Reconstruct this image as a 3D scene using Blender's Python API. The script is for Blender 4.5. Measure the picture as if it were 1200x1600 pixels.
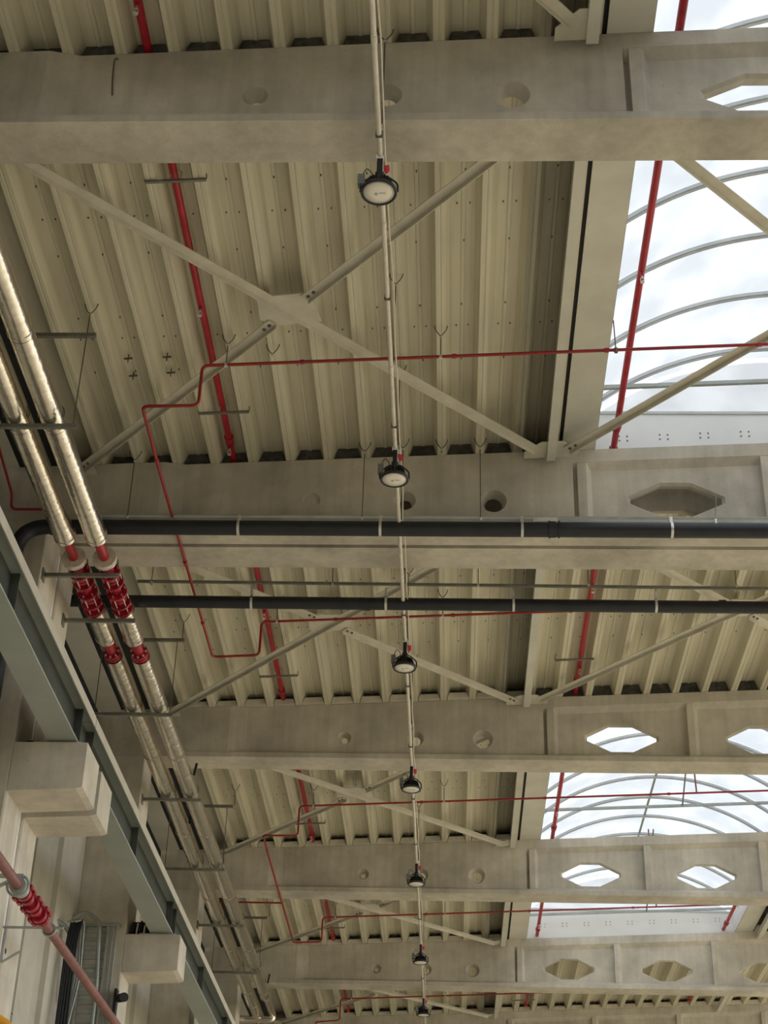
import bpy, bmesh, math, random
from mathutils import Vector, Matrix
from mathutils.geometry import tessellate_polygon
random.seed(7)
for _o in list(bpy.data.objects): bpy.data.objects.remove(_o)
SC = bpy.context.scene; COL = SC.collection

# ---------------------------------------------------------------- camera
cam = bpy.data.cameras.new('camera'); camo = bpy.data.objects.new('camera', cam); COL.objects.link(camo)
cam.sensor_fit = 'HORIZONTAL'; cam.sensor_width = 36; cam.lens = 75.0; cam.clip_end = 400; cam.clip_start = .05
Rr = ((0.99904843, 0.03470483, 0.02641596), (0.00439268, 0.52252377, -0.8526134), (-0.04339277, 0.85191812, 0.52187411))
camo.matrix_world = Matrix(((Rr[0][0], -Rr[1][0], -Rr[2][0], 0), (Rr[0][1], -Rr[1][1], -Rr[2][1], 0),
                            (Rr[0][2], -Rr[1][2], -Rr[2][2], 1.6), (0, 0, 0, 1)))
SC.camera = camo
# ---------------------------------------------------------------- sky and exposure
W = bpy.data.worlds.new('sky'); SC.world = W; W.use_nodes = True
nt = W.node_tree; bgn = nt.nodes['Background']
tc = nt.nodes.new('ShaderNodeTexCoord'); nz = nt.nodes.new('ShaderNodeTexNoise'); cr = nt.nodes.new('ShaderNodeValToRGB')
nz.inputs['Scale'].default_value = 3; nz.inputs['Detail'].default_value = 3
cr.color_ramp.elements[0].position = .3; cr.color_ramp.elements[0].color = (.90, .95, 1.0, 1)
cr.color_ramp.elements[1].position = .7; cr.color_ramp.elements[1].color = (.96, .985, 1.0, 1)
nt.links.new(tc.outputs['Generated'], nz.inputs['Vector']); nt.links.new(nz.outputs['Fac'], cr.inputs['Fac'])
nt.links.new(cr.outputs['Color'], bgn.inputs['Color']); bgn.inputs['Strength'].default_value = 1.5
vs = SC.view_settings; vs.view_transform = 'Standard'; vs.look = 'None'; vs.gamma = 1; vs.use_curve_mapping = False
vs.exposure = 0.45

# ---------------------------------------------------------------- measures (metres)
ZB = 10.569          # underside of the beams
ZR = 11.526; SL = .0481   # roof plane at x=0 and its slope along x
def rz(x): return ZR + SL*x
BW = .456
YB = [9.339, 15.339, 15.865, 21.865, 27.865, 33.865, 39.865]   # back face of each beam
PIT = .4245
XL, XR = -5.3, 9.6

# ---------------------------------------------------------------- materials
def mat(name, col, rough=.6, metal=0., var=.06, scale=3., stretch=(1,1,1), bump=.0, bscale=40., spots=0., streak=0., spec=.5, varcol=None):
    m = bpy.data.materials.new(name); m.use_nodes = True; n = m.node_tree.nodes; l = m.node_tree.links
    b = n['Principled BSDF']; b.inputs['Roughness'].default_value = rough; b.inputs['Metallic'].default_value = metal
    b.inputs['Specular IOR Level'].default_value = spec
    t = n.new('ShaderNodeNewGeometry'); mp = n.new('ShaderNodeMapping'); mp.inputs['Scale'].default_value = stretch
    l.new(t.outputs['Position'], mp.inputs['Vector'])
    z = n.new('ShaderNodeTexNoise'); z.inputs['Scale'].default_value = scale; z.inputs['Detail'].default_value = 6; z.inputs['Roughness'].default_value = .6
    l.new(mp.outputs['Vector'], z.inputs['Vector'])
    r = n.new('ShaderNodeValToRGB'); lo = [max(0, c*(1-var*2.2)) for c in col]; hi = [min(1, c*(1+var*1.6)) for c in col]
    if varcol: lo = list(varcol)
    r.color_ramp.elements[0].position = .32; r.color_ramp.elements[0].color = (*lo, 1)
    r.color_ramp.elements[1].position = .68; r.color_ramp.elements[1].color = (*hi, 1)
    l.new(z.outputs['Fac'], r.inputs['Fac']); out = r.outputs['Color']
    if spots:
        v = n.new('ShaderNodeTexVoronoi'); v.inputs['Scale'].default_value = 9; l.new(t.outputs['Position'], v.inputs['Vector'])
        rr = n.new('ShaderNodeValToRGB'); rr.color_ramp.elements[0].position = .03; rr.color_ramp.elements[1].position = .07
        rr.color_ramp.elements[0].color = (.45, .43, .4, 1); rr.color_ramp.elements[1].color = (1, 1, 1, 1)
        l.new(v.outputs['Distance'], rr.inputs['Fac'])
        mx = n.new('ShaderNodeMixRGB'); mx.blend_type = 'MULTIPLY'; mx.inputs['Fac'].default_value = spots
        l.new(out, mx.inputs['Color1']); l.new(rr.outputs['Color'], mx.inputs['Color2']); out = mx.outputs['Color']
    if streak:
        mp2 = n.new('ShaderNodeMapping'); mp2.inputs['Scale'].default_value = (9, 9, .5) if streak > 0 else (14, .35, 14)
        l.new(t.outputs['Position'], mp2.inputs['Vector'])
        z2 = n.new('ShaderNodeTexNoise'); z2.inputs['Scale'].default_value = 1.2; z2.inputs['Detail'].default_value = 4
        l.new(mp2.outputs['Vector'], z2.inputs['Vector'])
        r2 = n.new('ShaderNodeValToRGB'); r2.color_ramp.elements[0].position = .35; r2.color_ramp.elements[1].position = .6
        k = 1-abs(streak); r2.color_ramp.elements[0].color = (k, k, k*.97, 1); r2.color_ramp.elements[1].color = (1, 1, 1, 1)
        l.new(z2.outputs['Fac'], r2.inputs['Fac'])
        mx = n.new('ShaderNodeMixRGB'); mx.blend_type = 'MULTIPLY'; mx.inputs['Fac'].default_value = 1
        l.new(out, mx.inputs['Color1']); l.new(r2.outputs['Color'], mx.inputs['Color2']); out = mx.outputs['Color']
    l.new(out, b.inputs['Base Color'])
    if bump:
        z3 = n.new('ShaderNodeTexNoise'); z3.inputs['Scale'].default_value = bscale; z3.inputs['Detail'].default_value = 4
        l.new(t.outputs['Position'], z3.inputs['Vector'])
        bp = n.new('ShaderNodeBump'); bp.inputs['Strength'].default_value = bump; bp.inputs['Distance'].default_value = .02
        l.new(z3.outputs['Fac'], bp.inputs['Height']); l.new(bp.outputs['Normal'], b.inputs['Normal'])
    return m
M = {}
M['concrete'] = mat('concrete', (.57, .53, .45), .85, var=.12, scale=1.3, bump=.12, bscale=30, spots=.7, streak=.10)
M['concrete_pale'] = mat('concrete_pale', (.63, .58, .49), .85, var=.08, scale=2.2, bump=.1, bscale=30, spots=.5, streak=.08)
M['concrete_dark'] = mat('concrete_dark', (.33, .30, .26), .9, var=.1, scale=2)
M['deck'] = mat('deck_paint', (.69, .65, .51), .42, var=.05, scale=1.2, stretch=(1, .3, 1), streak=-.12)
M['beige_steel'] = mat('beige_steel', (.64, .625, .55), .45, var=.04, scale=2)
M['brown_strip'] = mat('brown_strip', (.34, .31, .25), .6, var=.08, scale=2)
M['brace'] = mat('cream_steel', (.60, .57, .475), .45, var=.05, scale=4)
M['black'] = mat('black_rubber', (.012, .013, .014), .7, var=.1)
M['blackpipe'] = mat('black_plastic', (.014, .016, .022), .42, var=.15, scale=5)
M['foil'] = mat('silver_foil', (.88, .82, .72), .22, 1., var=.06, scale=14, bump=.38, bscale=11)
M['foilend'] = mat('insulation_end', (.70, .62, .50), .7, var=.08, scale=20)
M['redthin'] = mat('dark_red_paint', (.32, .02, .022), .4, var=.12, scale=6)
M['red'] = mat('red_paint', (.42, .018, .03), .38, var=.12, scale=6)
M['redf'] = mat('red_fitting', (.36, .012, .03), .33, var=.2, scale=14)
M['redbrown'] = mat('primer_red_pipe', (.25, .10, .085), .5, var=.12, scale=8)
M['redtag'] = mat('red_tag', (.85, .06, .10), .6)
M['galv'] = mat('galvanised_steel', (.40, .43, .41), .5, .35, var=.07, scale=5)
M['galvdark'] = mat('strut_steel', (.22, .22, .19), .5, .3, var=.1, scale=8)
M['zinc'] = mat('zinc_clip', (.75, .75, .72), .35, .7, var=.05)
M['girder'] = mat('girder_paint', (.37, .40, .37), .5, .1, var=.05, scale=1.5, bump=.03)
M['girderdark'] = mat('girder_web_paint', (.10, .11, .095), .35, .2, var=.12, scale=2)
M['conduit'] = mat('cream_conduit', (.70, .65, .55), .4, var=.05, scale=9)
M['wire'] = mat('dark_wire', (.14, .13, .10), .5, .3)
M['lamp_black'] = mat('lamp_black', (.02, .02, .028), .45)
M['lamp_lens'] = mat('lamp_lens', (.93, .88, .78), .35, var=.02)
M['lamp_ring'] = mat('lamp_lens_ring', (.55, .55, .50), .3, var=.03)
M['greybox'] = mat('grey_box', (.20, .22, .20), .6)
M['white'] = mat('white_coated', (.84, .85, .84), .5, var=.02, scale=2)
M['baralu'] = mat('glazing_bar', (.55, .57, .57), .4, .3, var=.05)
M['wall'] = mat('wall_panel_paint', (.31, .295, .235), .9, var=.06, scale=1.5, streak=.12, spec=.05)
M['walllight'] = mat('wall_post_paint', (.56, .53, .45), .85, var=.04, spec=.1)
M['floor'] = mat('floor_screed', (.72, .62, .45), .55, var=.06, scale=.6)
M['shade_wall'] = mat('shade_wall_dark', (.13, .11, .085), .8)  # dark tone of the added unseen walls, keeps their bounce light low
M['yard'] = mat('sandy_yard', (.70, .59, .40), .9, var=.08, scale=.3)
M['pan_shade'] = mat('pan_end_shade', (.085, .083, .075), .9, var=.25, scale=14)  # shade at the pan ends, put into a near-black colour
M['orange'] = mat('orange_cover', (.85, .38, .02), .5)
M['darkwall'] = mat('dark_band', (.03, .035, .035), .6, var=.1)
def glazing():
    m = bpy.data.materials.new('opal_glazing'); m.use_nodes = True; n = m.node_tree.nodes; l = m.node_tree.links
    n.remove(n['Principled BSDF']); o = n['Material Output']
    t = n.new('ShaderNodeNewGeometry'); z = n.new('ShaderNodeTexNoise'); z.inputs['Scale'].default_value = 1.6; z.inputs['Detail'].default_value = 5
    l.new(t.outputs['Position'], z.inputs['Vector'])
    r = n.new('ShaderNodeValToRGB'); r.color_ramp.elements[0].position = .38; r.color_ramp.elements[0].color = (.665, .675, .685, 1)
    r.color_ramp.elements[1].position = .6; r.color_ramp.elements[1].color = (.735, .742, .75, 1); l.new(z.outputs['Fac'], r.inputs['Fac'])
    a = n.new('ShaderNodeBsdfTransparent'); b = n.new('ShaderNodeBsdfTranslucent'); mx = n.new('ShaderNodeMixShader'); mx.inputs['Fac'].default_value = .3
    l.new(r.outputs['Color'], a.inputs['Color']); l.new(r.outputs['Color'], b.inputs['Color'])
    l.new(a.outputs[0], mx.inputs[1]); l.new(b.outputs[0], mx.inputs[2]); l.new(mx.outputs[0], o.inputs['Surface'])
    return m
M['glazing'] = glazing()

# ---------------------------------------------------------------- helpers
class MB:
    def __init__(s): s.v = []; s.f = []; s.sm = []
    def add(s, vs, fs, smooth=False):
        k = len(s.v); s.v += [tuple(v) for v in vs]; s.f += [tuple(i+k for i in f) for f in fs]; s.sm += [smooth]*len(fs); return s
    def box(s, x0, x1, y0, y1, z0, z1, slope=0.):
        vs = [(x, y, z+slope*x) for x in (x0, x1) for y in (y0, y1) for z in (z0, z1)]
        return s.add(vs, [(0,1,3,2), (4,6,7,5), (0,4,5,1), (2,3,7,6), (0,2,6,4), (1,5,7,3)])
    def obox(s, c, ax, L, w, h, up=(0,0,1)):      # box centred on c, long axis ax
        a = Vector(ax).normalized(); u = Vector(up); sd = a.cross(u).normalized(); u = sd.cross(a).normalized(); c = Vector(c)
        vs = [c + a*L/2*i + sd*w/2*j + u*h/2*k for i in (-1,1) for j in (-1,1) for k in (-1,1)]
        return s.add(vs, [(0,1,3,2), (4,6,7,5), (0,4,5,1), (2,3,7,6), (0,2,6,4), (1,5,7,3)])
    def prism(s, prof, axis, a0, a1, fn=None, caps=True):   # prof: 2-D polygon; axis 0 -> (y,z), 1 -> (x,z), 2 -> (x,y)
        n = len(prof); vs = []
        for a in (a0, a1):
            for p in prof:
                v = (a, p[0], p[1]) if axis == 0 else (p[0], a, p[1]) if axis == 1 else (p[0], p[1], a)
                vs.append(fn(v) if fn else v)
        fs = [(i, (i+1) % n, n+(i+1) % n, n+i) for i in range(n)]
        if caps: fs += [tuple(range(n))[::-1], tuple(range(n, 2*n))]
        return s.add(vs, fs)
    def tube(s, pts, r, seg=8, caps=True, rad=None):
        P = [Vector(p) for p in pts]; n = len(P); rings = []; prev = None
        for i in range(n):
            d = (P[min(i+1, n-1)]-P[max(i-1, 0)])
            if 0 < i < n-1: d = (P[i+1]-P[i]).normalized()+(P[i]-P[i-1]).normalized()
            d.normalize()
            if prev is None:
                q = Vector((0, 0, 1)) if abs(d.z) < .9 else Vector((1, 0, 0)); prev = (q-d*q.dot(d)).normalized()
            else: prev = (prev-d*prev.dot(d)).normalized()
            b = d.cross(prev); rr = rad[i] if rad else r
            if 0 < i < n-1:
                c = max(.5, (P[i+1]-P[i]).normalized().dot(d)); 
            rings.append([P[i]+(prev*math.cos(2*math.pi*k/seg)+b*math.sin(2*math.pi*k/seg))*rr for k in range(seg)])
        vs = [v for g in rings for v in g]
        fs = [(i*seg+k, i*seg+(k+1) % seg, (i+1)*seg+(k+1) % seg, (i+1)*seg+k) for i in range(n-1) for k in range(seg)]
        s.add(vs, fs, True)
        if caps: s.add(rings[0]+rings[-1], [tuple(range(seg))[::-1], tuple(range(seg, 2*seg))])
        return s
    def cyl(s, a, b, r, seg=12, r2=None): return s.tube([a, b], r, seg, True, [r, r if r2 is None else r2])
    def build(s, name, m, parent=None):
        me = bpy.data.meshes.new(name); me.from_pydata(s.v, [], s.f); me.validate()
        bm = bmesh.new(); bm.from_mesh(me); bmesh.ops.recalc_face_normals(bm, faces=bm.faces); bm.to_mesh(me); bm.free()
        if len(me.polygons) == len(s.sm): me.polygons.foreach_set('use_smooth', s.sm)
        me.materials.append(M[m] if isinstance(m, str) else m)
        o = bpy.data.objects.new(name, me); COL.objects.link(o)
        if parent: o.parent = parent; o.matrix_parent_inverse = Matrix.Translation(-parent.location)
        return o
def tag(o, label, cat, group=None, kind=None):
    if label: o['label'] = label
    if cat: o['category'] = cat
    if group: o['group'] = group
    if kind: o['kind'] = kind
    return o
def thing(name, loc, label, cat, group=None, kind=None):
    o = bpy.data.objects.new(name, None); COL.objects.link(o); o.location = loc; o.empty_display_size = .1
    return tag(o, label, cat, group, kind)
def dupe(o, parent, name=None, dx=(0,0,0)):           # copy of a part sharing its mesh
    c = o.copy(); COL.objects.link(c); c.parent = parent; c.location = Vector(o.location)+Vector(dx); return c
def copy_thing(root, delta, label, group=None):
    r = root.copy(); COL.objects.link(r); r.location = Vector(root.location)+Vector(delta); r['label'] = label
    if group: r['group'] = group
    for ch in list(root.children):
        c = ch.copy(); COL.objects.link(c); c.parent = r; c.matrix_parent_inverse = ch.matrix_parent_inverse.copy()
        for g in list(ch.children):
            d = g.copy(); COL.objects.link(d); d.parent = c; d.matrix_parent_inverse = g.matrix_parent_inverse.copy()
    return r
def fillet(pts, r, n=5):
    P = [Vector(p) for p in pts]; out = [P[0]]
    for i in range(1, len(P)-1):
        a = (P[i-1]-P[i]); b = (P[i+1]-P[i]); k = min(r, a.length*.45, b.length*.45); A = P[i]+a.normalized()*k; B = P[i]+b.normalized()*k
        for j in range(n+1):
            t = j/n; out.append(A*(1-t)**2+P[i]*2*t*(1-t)+B*t*t)
    out.append(P[-1]); return out

# ================================================================ SETTING
MB().box(-5.6, 9.9, -9, 41, -.2, 0).build('floor', 'floor')['kind'] = 'structure'
g = MB().box(-160, 200, -160, 200, -.5, -.2).build('ground', 'yard'); g['kind'] = 'structure'
MB().box(9.65, 9.85, -9, 7, 0, 12.2).build('shade_wall_right', 'shade_wall')['kind'] = 'structure'  # unseen, added to keep side light off the beam fronts
MB().box(-5.45, 9.9, -9.2, -9, 0, 12).build('shade_wall_front', 'shade_wall')['kind'] = 'structure'  # added behind the camera to block sky light on the beam fronts
# left wall of stacked panels behind the columns
wl = thing('wall_left', (-5.35, 20, 0), None, None, kind='structure')
ys = [-2, 3.3, 9.2, 15.57, 21.7, 27.7, 33.7, 41]
for i in range(len(ys)-1):
    for j, (z0, z1) in enumerate(((0, 3.2), (3.2, 6.4), (6.4, 9.6))):
        MB().box(-5.42, -5.3, ys[i]+.01, ys[i+1]-.01, z0+.006, z1-.006).build('wall_panel', 'wall', wl)
    MB().box(-5.42, -5.31, ys[i]+.01, ys[i+1]-.01, 9.606, 11.26).build('upper_band', 'darkwall', wl)
wb = MB().box(-5.45, XR, 40.4, 40.6, 0, 11.9).build('wall_back', 'wall'); wb['kind'] = 'structure'
# wall posts (steel flashing next to each column)
for n, y in enumerate((14.88, 21.41, 27.41, 33.41)):
    t = MB().prism([(-5.30, y-1.9), (-5.285, y-1.55), (-5.25, y-1.33), (-5.20, y-1.23), (-5.135, y-1.21), (-5.13, y-.012), (-5.3, y-.012)], 2, 0, 9.9).build('trim_%d' % (n+1), 'walllight')
    t['kind'] = 'structure'

# ---- roof deck
ceil = thing('ceiling', (0, 20, ZR), None, None, kind='structure')
def deck_profile(x0, n, last=True):
    # profile across x, z relative to roof plane; x0 = left edge of a rib's bottom
    P = []
    for k in range(n):
        x = x0+k*PIT
        P += [(x, 0), (x+.036, 0), (x+.040, .006), (x+.050, .006), (x+.054, 0), (x+.09, 0), (x+.145, .185), (x+.235, .185), (x+.243, .172), (x+.273, .172), (x+.281, .185), (x+.3695, .185)]
    P.append((x0+n*PIT, 0)); return P
def sheet(x0, n, y0, y1, z=0.):
    P = deck_profile(x0, n); m = MB()
    vs = [(x, y, rz(x)+zz+z) for y in (y0, y1) for x, zz in P]; k = len(P)
    m.add(vs, [(i, i+1, k+i+1, k+i) for i in range(k-1)]); return m.build('roof_sheet', 'deck', ceil)
bays = [(3.4, 9.111, True), (9.111, 15.60, True), (15.60, 21.637, False), (21.637, 27.637, True), (27.637, 33.637, True), (33.637, 40.4, False)]
for y0, y1, sky in bays:
    for k in range(6, 0, -1): sheet(.67-PIT*(2*k-1), 2, y0, y1)        # ribs from x=-4.0
    if sky:
        sheet(1.0945-PIT, 1, y0, y1)
        MB().add([(1.0945, y0, rz(1.1)), (1.165, y0, rz(1.165)), (1.165, y1, rz(1.165)), (1.0945, y1, rz(1.1)), (1.165, y0, rz(1.165)+.19), (1.165, y1, rz(1.165)+.19)], [(0,1,2,3), (1,4,5,2)]).build('sheet_edge', 'deck', ceil)
        for k in range(4): sheet(6.52+PIT*2*k-.1, 2, y0, y1)
    else:
        sheet(1.0945-PIT, 1, y0, y1)
        for k in range(10): sheet(1.0945+PIT*2*k, 2, y0, y1)
    # closing elements along the left edge
    e = .02 if y0 > 9.2 else .0
    MB().box(-4.40, -4.0, y0, y1, ZR+.185, ZR+.19, SL).build('sheet_edge', 'deck', ceil)
    MB().box(-4.51, -4.40, y0, y1, ZR-.0, ZR+.19, SL).build('joint_seal', 'black', ceil)
    MB().box(-4.79, -4.51, y0+e, y1, ZR-.01, ZR+.1, SL).build('edge_strip', 'brown_strip', ceil)
    MB().box(-4.865, -4.79, y0, y1, ZR+.0, ZR+.1, SL).build('joint_seal', 'black', ceil)
    MB().box(-5.21, -4.865, y0+e, y1, ZR-.005, ZR+.1, SL).build('edge_panel', 'beige_steel', ceil)
    MB().box(-5.42, -5.21, y0, y1, ZR+.06, ZR+.1, SL).build('joint_seal', 'black', ceil)
    if sky:
        for a in (1, -1):
            X = lambda v: v if a == 1 else 7.525-v
            xs = sorted((X(1.166), X(1.206))); MB().box(xs[0], xs[1], y0, y1, ZR+.03, ZR+.2, SL).build('joint_seal', 'black', ceil)
            xs = sorted((X(1.207), X(1.575))); MB().box(xs[0], xs[1], y0+e, y1, ZR, ZR+.16, SL).build('edge_panel', 'beige_steel', ceil)
# outer roof build-up over the deck
for y0, y1, sky in bays:
    m = MB()
    if sky: m.box(-5.45, 1.575, y0, y1, ZR+.205, ZR+.42, SL); m.box(5.95, XR, y0, y1, ZR+.205, ZR+.42, SL)
    else: m.box(-5.45, XR, y0, y1, ZR+.205, ZR+.42, SL)
    m.build('roof_insulation', 'concrete_dark', ceil)
# closure blocks in the pans on top of the farther beams
for k in (3, 4, 5, 6):
    for i in range(-11, 22):
        x = .67+PIT*i
        if x < -4.1 or (k in (4, 5, 3) and .9 < x < 6.4 and not (k == 3)) or x > 8.6: continue
        if k == 3 and 1.0 < x: continue
        y = YB[k]-BW-.002
        hgt = random.uniform(.075, .10)
        MB().prism([(x+.10, .002), (x+PIT-.008, .002), (x+PIT-.02-hgt*.25, hgt), (x+.10+hgt*.3, hgt)], 1, y, y+.12, lambda v: (v[0], v[1], v[2]+rz(v[0]))).build('closure_block', 'concrete_pale', ceil)
# dark blocks added in the pans above the beams, standing in for shade
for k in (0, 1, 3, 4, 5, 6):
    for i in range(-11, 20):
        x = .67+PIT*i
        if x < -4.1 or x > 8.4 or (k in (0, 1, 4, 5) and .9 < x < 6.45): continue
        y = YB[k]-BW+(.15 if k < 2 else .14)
        MB().prism([(x+.098, .0), (x+PIT-.008, .0), (x+PIT-.06, .178), (x+.150, .178)], 1, y, y+.06, lambda v: (v[0], v[1], v[2]+rz(v[0]))).build('shade_filler', 'pan_shade', ceil)
# fixing screws (tiny, uncountable)
m = MB()
for y0, y1, sky in bays[:5]:
    for i in range(-11, 13 if not sky else 1):
        x = .67+PIT*i
        for yy in (y0+1.5, y0+2.45, y0+3.4, y0+4.3):
            xx = x+.258+random.uniform(-.02, .02); m.box(xx-.006, xx+.006, yy-.009, yy+.009, ZR+.160, ZR+.172, SL)
        for yy in (y0+1.95, y0+3.75):
            for q in (-.06, .06):
                xx = x+.258+q; m.box(xx-.006, xx+.006, yy-.007, yy+.007, ZR+.172, ZR+.184, SL)
o = m.build('fixing_screws', 'wire', ceil); o['kind'] = 'stuff'

# ---- barrel skylights
def skylight(n, y0, y1, arcs, ties):
    w = thing('window_%d' % n, (3.76, (y0+y1)/2, 12.0), None, None, kind='structure')
    xa, xb = 1.58, 5.94; zc = 12.2; rise = .8; c = (xb-xa)/2; R = (c*c+rise*rise)/(2*rise); cz = zc+rise-R; A = math.asin(c/R); xc = (xa+xb)/2
    def arc(a, dr=0): return (xc+(R+dr)*math.sin(a), cz+(R+dr)*math.cos(a))
    MB().prism([(xa-.06, rz(xa)+.1), (xa, rz(xa)+.0), (xa, zc+.02), (xa-.06, zc+.02)], 1, y0, y1).build('curb', 'white', w)
    MB().prism([(xb, rz(xb)), (xb+.06, rz(xb)+.1), (xb+.06, zc+.02), (xb, zc+.02)], 1, y0, y1).build('curb', 'white', w)
    for ye, d in ((y0, -1), (y1, 1)):
        MB().prism([(xa, rz(xa)+.0), (xb, rz(xb)+.0), (xb, zc+.08), (xa, zc+.04)], 1, ye, ye+.05*d).build('end_curb', 'white', w)
        pr = [arc(-A+2*A*i/24) for i in range(25)]
        MB().prism(pr, 1, ye+.01*d, ye+.025*d).build('end_pane', 'glazing', w)
        MB().box(xa, xb, ye-.02*d, ye, zc+.04, zc+.075).build('curb_cap', 'baralu', w)
    m = MB()
    xx = xa+.35
    while xx < xb-.2:
        for a in (-.045, .045):
            for b in (-.03, .03): m.box(xx+a-.008, xx+a+.008, y1-.006, y1, rz(xx)+.28+b, rz(xx)+.296+b)
        xx += .46
    o = m.build('rivets', 'wire', w); o['kind'] = 'stuff'
    es = sorted([y0]+[a for a in arcs if y0 < a < y1]+[y1]); N = 28
    for i in range(len(es)-1):
        P = [arc(-A+2*A*k/N, .03) for k in range(N+1)]; Q = [arc(-A+2*A*k/N, .045) for k in range(N+1)][::-1]
        MB().prism(P+Q, 1, es[i]+.012, es[i+1]-.012, caps=False).build('glazing_pane', 'glazing', w)
    for yy in es[1:-1]:
        P = [arc(-A+2*A*k/N, .03) for k in range(N+1)]; Q = [arc(-A+2*A*k/N, -.012) for k in range(N+1)][::-1]
        MB().prism(P+Q, 1, yy-.027, yy+.027).build('glazing_bar', 'baralu', w)
        P = [arc(-A+2*A*k/N, -.012) for k in range(N+1)]; Q = [arc(-A+2*A*k/N, -.028) for k in range(N+1)][::-1]
        MB().prism(P+Q, 1, yy-.012, yy+.012).build('bar_rib', 'baralu', w)
    MB().box(xc-.02, xc+.02, y0, y1, zc+rise+.012, zc+rise+.029).build('ridge_strip', 'galv', w)
    for yy, za in ties:
        MB().prism([(xa, za), (xb, za+SL*(xb-xa)), (xb, za+.045+SL*(xb-xa)), (xa, za+.045)], 1, yy-.02, yy+.02).build('tie_bar', 'galv', w)
    return w
skylight(1, 3.6, 15.2, [4.95+i for i in range(11)], [(8.4, 12.06), (14.46, 12.06)])
skylight(2, 21.72, 33.56, [21.95+i for i in range(13)], [(27.22, 12.02), (33.3, 12.02)])

# ================================================================ BEAMS
OCT = [(-.50, .035), (-.50, -.035), (-.16, -.20), (.16, -.20), (.50, -.035), (.50, .035), (.16, .20), (-.16, .20)]
def holed_slab(m, x0, x1, zf0, zf1, yf, yb, holes):
    # slab between y=yf (front) and y=yb with holes [(cx, cz, front_pts, back_pts)], zf0/zf1 functions of x
    outer = [(x0, zf0(x0)), (x1, zf0(x1)), (x1, zf1(x1)), (x0, zf1(x0))]
    for y, idx in ((yf, 0), (yb, 1)):
        loops = [outer]+[[(cx+p[0], cz+p[1]) for p in h[idx]] for cx, cz, *h in holes]
        flat = [p for l in loops for p in l]
        tris = tessellate_polygon([[Vector((p[0], p[1], 0)) for p in l] for l in loops])
        m.add([(p[0], y, p[1]) for p in flat], [tuple(t) for t in tris])
    m.prism(outer, 1, yf, yb, caps=False)
    for cx, cz, fr, bk in holes:
        n = len(fr); vs = [(cx+p[0], yf, cz+p[1]) for p in fr]+[(cx+p[0], yb, cz+p[1]) for p in bk]
        m.add(vs, [(i, (i+1) % n, n+(i+1) % n, n+i) for i in range(n)], n > 10)
def circ(r, n=24): return [(r*math.cos(-2*math.pi*i/n), r*math.sin(-2*math.pi*i/n)) for i in range(n)]
beam_info = [
 ('nearest grey concrete roof beam crossing the top of the view, lamp hanging beneath it', 0),
 ('near concrete beam of the twin pair, black drain pipe along its face', 1),
 ('far concrete beam of the twin pair, underside seen between the black pipes', 2),
 ('concrete roof beam just behind the second black pipe, two bright sky openings at right', 3),
 ('concrete roof beam between the two distant skylight openings, bright octagon holes at right', 4),
 ('distant concrete roof beam whose octagon holes show the dark deck, below the last skylight', 5),
 ('farthest concrete roof beam along the bottom edge of the view', 6)]
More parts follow.
